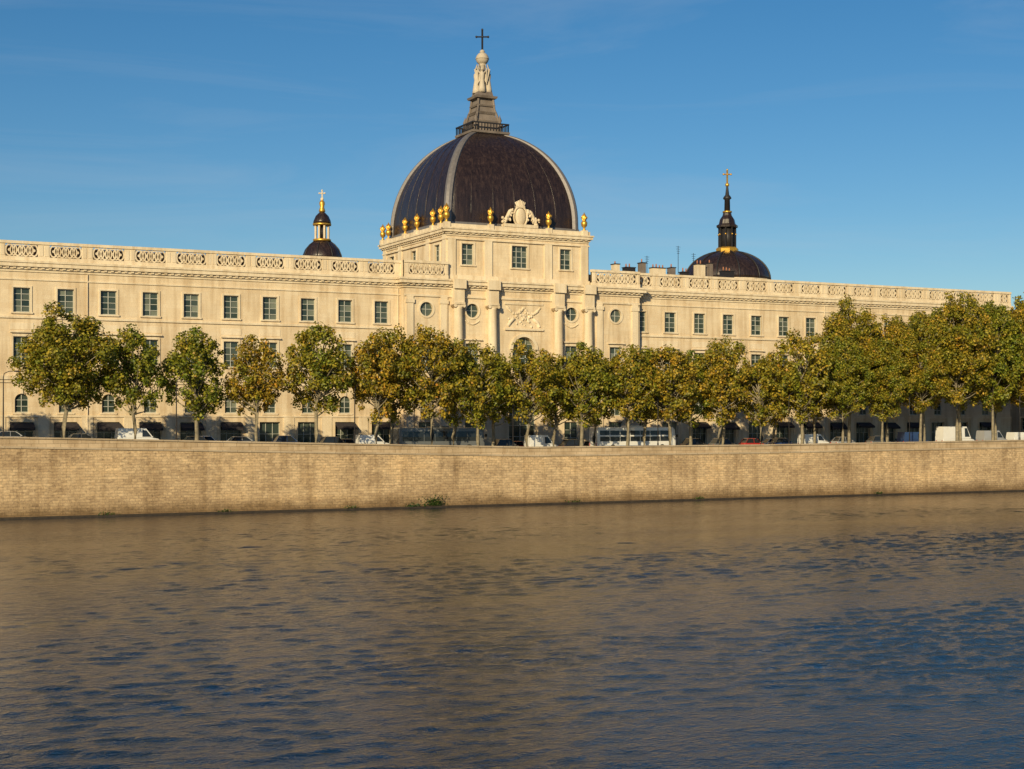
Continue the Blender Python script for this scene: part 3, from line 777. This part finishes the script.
def tree_mesh(seed, H=14.8, Wd=9.6, nc=90, nl=95):
    rnd = random.Random(seed); mb = MB()
    hb = .25*H; top = H
    bend = [(rnd.uniform(-.3,.3), rnd.uniform(-.3,.3)) for _ in range(5)]
    zs = [0, hb*.5, hb, H*.5, H*.72]
    tp = [(0 if i == 0 else bend[i][0]*i*.5, 0 if i == 0 else bend[i][1]*i*.5, z) for i, z in enumerate(zs)]
    mb.tube([(0,0,-.3)] + tp, [.40,.30,.25,.22,.15,.06], 8, 0)
    zc, az = (hb+top)/2, (top-hb)/2
    lob = [rnd.uniform(.75, 1.12) for _ in range(9)]
    up = [rnd.uniform(.84, 1.06) for _ in range(5)]
    cl = []; tries = 0
    k = Wd/9.4
    while len(cl) < nc and tries < 9000:
        tries += 1
        u = Vector((rnd.uniform(-1,1), rnd.uniform(-1,1), rnd.uniform(-1,1)))
        if not (.2 < u.length < .97): continue
        th = (math.atan2(u.y, u.x)+math.pi)/(2*math.pi)
        lb = lob[int((th*9 + (u.z*1.7)) % 9)]
        taper = 1.0 - .42*max(0, u.z)**1.3 - .22*max(0, -u.z-.3)
        hz = u.z*(up[int(th*4.99)] if u.z > 0 else 1)
        p = Vector((u.x*Wd/2*lb*taper, u.y*Wd/2*lb*taper, zc+hz*az))
        r = rnd.uniform(.42, .95)*k**.7
        if any((p-q).length < .58*(r+rr) for q, rr in cl): continue
        cl.append((p, r))
    for p, r in cl:
        if rnd.random() < .5:
            s = Vector(tp[2]).lerp(Vector(tp[4]), min(.95, max(0, (p.z-hb-1.8)/(H*.6))))
            mid = s.lerp(p, .5) + Vector((0,0,-.25)); mb.tube([s, mid, p], [.10,.065,.025], 5, 0)
        n = int(nl*(r/.72)**1.7)
        for _ in range(n):
            d = Vector((rnd.gauss(0,1), rnd.gauss(0,1), rnd.gauss(0,1))).normalized()
            q = p + d*r*(1.2*rnd.random()**.5)
            q.z -= .15*r*rnd.random()
            nrm = (d*.9 + Vector((rnd.gauss(0,.55), rnd.gauss(0,.55), rnd.gauss(0,.55)+.3))).normalized()
            u = nrm.orthogonal().normalized(); u = Quaternion(nrm, rnd.uniform(0, 6.28)) @ u; w = nrm.cross(u)
            sz = rnd.uniform(.12, .23)
            mb.face([q-u*sz, q-w*sz*.75, q+u*sz, q+w*sz*.75], 1)
    return mb.mesh('plane_tree_%d' % seed, [BARK, LEAF])
TM = [tree_mesh(100+i) for i in range(7)]
TW = tree_mesh(300, 18.0, 13.0, 150, 110)
TT = [tree_mesh(400+i, 24.0, 12.5, 210, 105) for i in range(3)]
rt = random.Random(5)
def tree(x, y, me, s=1, sz=1):
    o = bpy.data.objects.new('plane_tree', me); o.location = (x, y, g(x)-.02)
    o.rotation_euler = (0, 0, rt.uniform(0, 6.28)); o.scale = (s, s, s*sz); link(o)
X = 32.8 - 7.65*5; i = 0
while X < 215:
    if abs(X-25.15) < .5: pass
    elif abs(X-32.8) < .5: tree(X-.8, 182.2, TW, 1.02, .90)
    elif X < 75: tree(X+rt.uniform(-.4,.4), 182.2, TM[i % 7], rt.uniform(.96, 1.08), rt.uniform(.93, 1.05))
    elif X < 136: tree(X+rt.uniform(-.6,.6), 182.2, TM[i % 7], rt.uniform(1.02, 1.12), rt.uniform(.93, 1.08))
    elif X < 147: tree(X, 182.2, TM[i % 7], 1.18, 1.03)
    elif X < 158: tree(X, 182.2, TT[i % 3], .78, .95)
    elif X < 166: tree(X, 182.2, TT[i % 3], .86, 1.0)
    else: tree(X, 182.2, TT[i % 3], rt.uniform(.96, 1.04), 1.03)
    X += 7.65; i += 1
X = 75.5
while X < 215:
    i += 1
    if X < 150: tree(X+rt.uniform(-1.2,1.2), 186.0, TM[(i*5+2) % 7], rt.uniform(.98, 1.1), rt.uniform(.94, 1.08))
    else: tree(X, 186.2, TT[i % 3], rt.uniform(.85, .98), 1)
    X += 7.65
for X in (222, 231, 240, 252, 265, 278, 292, 310, 330, 350, 375, 400): tree(X, 183+rt.uniform(0,3), TT[int(X) % 3], 1.0, 1.05)

WEED = mat_leaf('weed_leaves', [(0,(.02,.045,.008)),(1,(.07,.10,.02))])
def weed(x, z, n, w, h):
    a = MB(); rnd = random.Random(int(x*10))
    for _ in range(n):
        q = Vector((x+rnd.gauss(0,w/2.5), 177.3-rnd.random()*.5, z+abs(rnd.gauss(0,h/2)))); d = Vector((rnd.gauss(0,1),rnd.gauss(0,1)-.5,rnd.gauss(0,1))).normalized()
        u = d.orthogonal().normalized(); v = d.cross(u); s = rnd.uniform(.07,.16)
        a.face([q-u*s, q-v*s*.6, q+u*s, q+v*s*.6], 0)
    a.build('wall_weeds', [WEED])
for x, z, n, w, h in ((77.4,.3,420,1.6,1.0),(74.6,.2,120,1.4,.4),(66,.2,60,1.2,.3),(50,.2,60,1.6,.25),(98,.2,70,1.4,.3),(118,.2,60,1,.3),(150,.25,70,1.2,.3),(36,.2,60,1.5,.3)): weed(x,z,n,w,h)

# ------------------------------------------------------------------ street lamps
def lamp(x, y=180.3, h=8.2):
    e = empty('street_lamp', (x, y, g(x))); a = MB()
    a.lathe(0,0,[(.2,0),(.2,.5),(.12,.7),(.10,1.2)],8,0); a.tube([(0,0,1.1),(0,0,h-.6),(.1,0,h-.1),(.6,0,h+.15),(1.3,0,h+.2)],[.085,.06,.055,.05,.045],6,0)
    a.hexa([(1.2,-.14,h+.1),(1.95,-.12,h+.1),(1.95,.12,h+.1),(1.2,.14,h+.1)],[(1.25,-.1,h+.26),(1.85,-.07,h+.24),(1.85,.07,h+.24),(1.25,.1,h+.26)],0)
    a.build('lamp_post', [IRON], e)
for x in (24.8, 44.8, 67.7, 90.3, 113.2, 136, 159, 182): lamp(x)

# ------------------------------------------------------------------ vehicles
TYRE = mat_plain('tyre', (.02,.02,.02), .9); RIM = mat_plain('rim', (.4,.4,.42), .35, .8)
CGL = mat_plain('car_glass', (.02,.025,.03), .06); LAMPW = mat_plain('headlamp', (.7,.7,.68), .15); LAMPR = mat_plain('tail_lamp', (.45,.02,.02), .3)
PM = {}
def paint(c):
    if c not in PM: PM[c] = mat_plain('car_paint', c, .3, .1, .04, 1, .6)
    return PM[c]
def wheels(a, xs, hw, r):
    for x in xs:
        for sg in (-1, 1):
            y0, y1 = sg*(hw-.22), sg*(hw+.01)
            a.tube([(x,y0,r),(x,y1,r)], [r,r], 16, 1, False); a.tube([(x,y1,r),(x,y1+sg*.012,r)], [r*.6,r*.55], 12, 2, False)
def section_loft(a, secs, m):
    prev = None
    for x, z0, z1, hb, ht in secs:
        c = .12
        ring = [(x,-hb+c,z0),(x,hb-c,z0),(x,hb,z0+c),(x,hb,lerp(z0,z1,.6)),(x,ht,z1-.05),(x,ht-.1,z1),(x,-ht+.1,z1),(x,-ht,z1-.05),(x,-hb,lerp(z0,z1,.6)),(x,-hb,z0+c)]
        if prev:
            for i in range(10):
                j = (i+1) % 10; a.face([prev[i],prev[j],ring[j],ring[i]], m, False)
        else: a.face(ring, m)
        prev = ring
    a.face(prev, m)
def car(x, y, col, L=4.3, H=1.48, kind='car', flip=1):
    nm = {'car':'parked_car','van':'delivery_van','suv':'parked_car'}[kind]
    e = empty(nm, (x, y, g(x)-.126)); e.rotation_euler = (0, 0, 0 if flip > 0 else math.pi)
    a = MB(); h = L/2
    if kind == 'van':
        H = max(H, 2.1); hw = .98; belt = 1.15
        section_loft(a, [(-h,.35,belt,.93,.93),(-h+.1,.3,belt+.05,hw,hw),(h-1.2,.3,belt,hw,hw),(h-.3,.3,.98,.95,.9),(h,.38,.75,.86,.82)], 0)
        lo = [(-h+.02,-hw,belt),(h-1.0,-hw,belt),(h-1.0,hw,belt),(-h+.02,hw,belt)]; hi = [(-h+.12,-hw+.12,H),(h-1.9,-hw+.12,H),(h-1.9,hw-.12,H),(-h+.12,hw-.12,H)]
        a.hexa(lo, hi, 0)
        for sg in (-1,1):
            yb, yt = sg*(hw-.02+.01), sg*(hw-.11+.012)
            a.face([(h-2.35,yb+sg*.003,belt+.08),(h-1.2,yb+sg*.003,belt+.08),(h-1.85,yt+sg*.01,H-.25),(h-2.35,yt+sg*.01,H-.25)], 3)
        a.face([(h-.985,-hw+.1,belt+.06),(h-.985,hw-.1,belt+.06),(h-1.8,hw-.2,H-.1),(h-1.8,-hw+.2,H-.1)], 3)
    else:
        hw = .89; belt = .88 if kind == 'car' else 1.0
        section_loft(a, [(-h,.36,.72,.78,.74),(-h+.12,.26,belt+.02,.86,.80),(-h+.7,.22,belt+.03,hw,.82),(.5,.22,belt,hw,.82),(h-.75,.24,belt-.08,.87,.78),(h-.15,.28,.66,.80,.70),(h,.36,.56,.74,.66)], 0)
        r0, r1, f1, f0 = -h+.35, -h+.85, .25, 1.05
        zt = H; wt = .62; wb = .80
        a.hexa([(r0,-wb,belt),(f0,-wb,belt),(f0,wb,belt),(r0,wb,belt)], [(r1,-wt,zt-.05),(f1,-wt,zt-.05),(f1,wt,zt-.05),(r1,wt,zt-.05)], 3)
        a.hexa([(r1-.05,-wt-.02,zt-.06),(f1+.05,-wt-.02,zt-.06),(f1+.05,wt+.02,zt-.06),(r1-.05,wt+.02,zt-.06)], [(r1+.15,-wt+.1,zt),(f1-.15,-wt+.1,zt),(f1-.15,wt-.1,zt),(r1+.15,wt-.1,zt)], 0)
        for sg in (-1,1):
            for p, q in (((r0,wb),(r1,wt)),((f0,wb),(f1,wt)),((-.35,wb+.01),(-.35,wt+.02))):
                a.tube([(p[0],sg*p[1],belt),(q[0],sg*q[1],zt-.04)], [.05,.045], 5, 0)
            a.box(.75,.95, sg*(hw+.02)-.08, sg*(hw+.02)+.08, belt, belt+.14, 0)
    for sg in (-1,1):
        a.box(h-.16, h+.01, sg*.62-.14, sg*.62+.14, .55, .68, 4); a.box(-h-.01, -h+.1, sg*.68-.1, sg*.68+.1, .62, .85, 5)
    wheels(a, (-h+.85, h-.85), hw, .32)
    a.build('body', [paint(col), TYRE, RIM, CGL, LAMPW, LAMPR], e)
def coach(x, y, col, col2, L=12, H=3.2, flip=1):
    e = empty('tour_coach', (x, y, g(x)-.126)); e.rotation_euler = (0,0,0 if flip > 0 else math.pi)
    a = MB(); h = L/2; hw = 1.26
    section_loft(a, [(-h,.4,H-.15,1.15,1.05),(-h+.15,.32,H,hw,1.15),(h-.5,.32,H,hw,1.15),(h-.1,.32,H-.35,1.22,1.08),(h,.4,H-.9,1.15,1.02)], 0)
    n = 7
    for sg in (-1,1):
        yy = sg*(hw+.004)
        for i in range(n):
            x0 = -h+.45+i*(L-1.5)/n; x1 = x0+(L-1.5)/n-.08
            a.face([(x0,yy,1.45),(x1,yy,1.45),(x1,sg*(hw+.004),2.03),(x0,sg*(hw+.004),2.03)],3)
            a.face([(x0,sg*(hw+.006),2.03),(x1,sg*(hw+.006),2.03),(x1,sg*1.215,H-.5),(x0,sg*1.215,H-.5)],3)
        a.box(-h+.3, h-.8, yy-.004, yy+.006, .55, .85, 6)
        a.box(h-.05,h+.25, sg*1.32-.07, sg*1.32+.07, 2.0, 2.4, 1)
    a.face([(h+.012,-1.0,1.1),(h+.012,1.0,1.1),(h-.08,.98,H-.4),(h-.08,-.98,H-.4)],3)
    a.box(-1.5, 1.2, -.75, .75, H-.01, H+.2, 0)
    for sg in (-1,1):
        a.box(h-.05,h+.02, sg*.9-.16, sg*.9+.16, .6, .78, 4); a.box(-h-.02,-h+.05, sg*.95-.1, sg*.95+.1, .8, 1.2, 5)
    wheels(a, (-h+2.6, h-2.4), hw, .5)
    a.build('body', [paint(col), TYRE, RIM, CGL, LAMPW, LAMPR, paint(col2)], e)

WHT=(.78,.78,.76); BLK=(.02,.02,.022); SIL=(.35,.36,.38); RED=(.45,.03,.02); BLU=(.03,.06,.16); GRY=(.12,.125,.13)
coach(83.2, 188.8, (.14,.15,.16), (.5,.5,.5), 12.8, 3.3); coach(114.2, 188.8, WHT, (.1,.2,.4), 13.4, 3.5)
car(27, 188.5, SIL, 4.5, 1.6, 'suv'); car(42, 188.5, WHT, 5.4, 2.3, 'van'); car(36, 192, GRY)
car(49.5, 188.4, BLK); car(55.5, 188.5, SIL, 4.4, 1.55, 'suv'); car(61.5, 188.5, BLU, 4.4, 1.8, 'suv'); car(68, 188.5, BLK, 4.6, 1.8, 'suv'); car(73.4, 188.5, WHT, 4.6, 2.1, 'van')
car(93.5, 188.6, GRY, 4.5, 1.9, 'suv'); car(99, 188.6, WHT, 4.8, 2.4, 'van'); car(104.3, 188.6, BLK, 4.4, 1.8, 'suv'); car(109.3, 192.5, BLK); car(125, 188.5, BLK, 4.6, 1.8, 'suv'); car(130, 188.5, GRY, 4.6, 1.8, 'suv'); car(135.5, 188.6, RED, 4.4, 1.7, 'suv'); car(141, 188.5, BLU, 4.3, 1.7, 'suv')
car(147, 188.5, WHT, 5.0, 2.2, 'van'); car(153, 188.5, SIL, 4.4, 1.7, 'suv'); car(160, 188.5, GRY, 4.5, 1.8, 'suv'); car(167, 188.5, BLU, 5.2, 2.3, 'van')
car(176, 188.5, WHT, 7.0, 3.1, 'van'); car(184, 188.5, SIL, 5.4, 2.4, 'van'); car(190.5, 188.5, WHT, 4.9, 2.1, 'van'); car(197.5, 188.5, RED, 4.6, 1.9, 'suv')
for x, y, c, f in ((18,196.5,BLK,-1),(52,196.5,WHT,-1),(72,197,GRY,-1),(98,196,RED,-1),(124,196.5,BLK,-1),(144,196,WHT,-1),(158,196.3,SIL,-1),(172,196.6,BLK,-1),(187,192,GRY,1),(10,188.5,BLK,1)): car(x,y,c,flip=f)

# ------------------------------------------------------------------ light, sky, camera
EL, AZ = 20.0, 224.0        # azimuth clockwise from +Y
sd = Vector((math.sin(R(AZ))*math.cos(R(EL)), math.cos(R(AZ))*math.cos(R(EL)), math.sin(R(EL))))
L = bpy.data.lights.new('sun', 'SUN'); L.energy = 5.0; L.angle = R(.5); L.color = (1.0, .81, .49)
lo = bpy.data.objects.new('sun', L); lo.rotation_euler = (-sd).to_track_quat('-Z', 'Y').to_euler(); link(lo)
w = bpy.data.worlds.new('World'); scene.world = w; w.use_nodes = True; nt = w.node_tree; nt.nodes.clear()
out = nt.nodes.new('ShaderNodeOutputWorld'); bg = nt.nodes.new('ShaderNodeBackground'); bg.inputs[1].default_value = .082
sky = nt.nodes.new('ShaderNodeTexSky'); sky.sky_type = 'NISHITA'; sky.sun_disc = False
sky.sun_elevation = R(EL); sky.sun_rotation = R(AZ); sky.air_density = 1.0; sky.dust_density = .3; sky.ozone_density = 3.5; sky.altitude = 200
hs = nt.nodes.new('ShaderNodeHueSaturation'); hs.inputs['Saturation'].default_value = 1.27; hs.inputs['Hue'].default_value = .498
nt.links.new(sky.outputs[0], hs.inputs['Color'])
tc = nt.nodes.new('ShaderNodeTexCoord'); mp = nt.nodes.new('ShaderNodeMapping'); mp.inputs['Scale'].default_value = (1.2, 1.2, 9); mp.inputs['Rotation'].default_value = (.22, .16, .3)
nz = nt.nodes.new('ShaderNodeTexNoise'); nz.inputs['Scale'].default_value = 2.4; nz.inputs['Detail'].default_value = 8; nz.inputs['Roughness'].default_value = .6; nz.inputs['Distortion'].default_value = 1.0
nt.links.new(tc.outputs['Generated'], mp.inputs[0]); nt.links.new(mp.outputs[0], nz.inputs['Vector'])
rp = ramp(nt, nz.outputs[0], [(.48, 0.0), (.88, .22)])
mx = mixc(nt, rp.outputs[0], hs.outputs[0], (6.2, 6.8, 7.4))
nt.links.new(mx, bg.inputs[0]); nt.links.new(bg.outputs[0], out.inputs[0])

cam = bpy.data.cameras.new('camera'); cam.sensor_width = 36; cam.lens = 36*1500/1024; cam.shift_y = 37.5/1024; cam.clip_end = 9000; cam.clip_start = .5
co = bpy.data.objects.new('camera', cam); co.location = (0, 0, 11); co.rotation_euler = (R(90), 0, -math.atan(.5)); link(co)
scene.camera = co
scene.view_settings.view_transform = 'Standard'; scene.view_settings.look = 'None'; scene.view_settings.exposure = 0
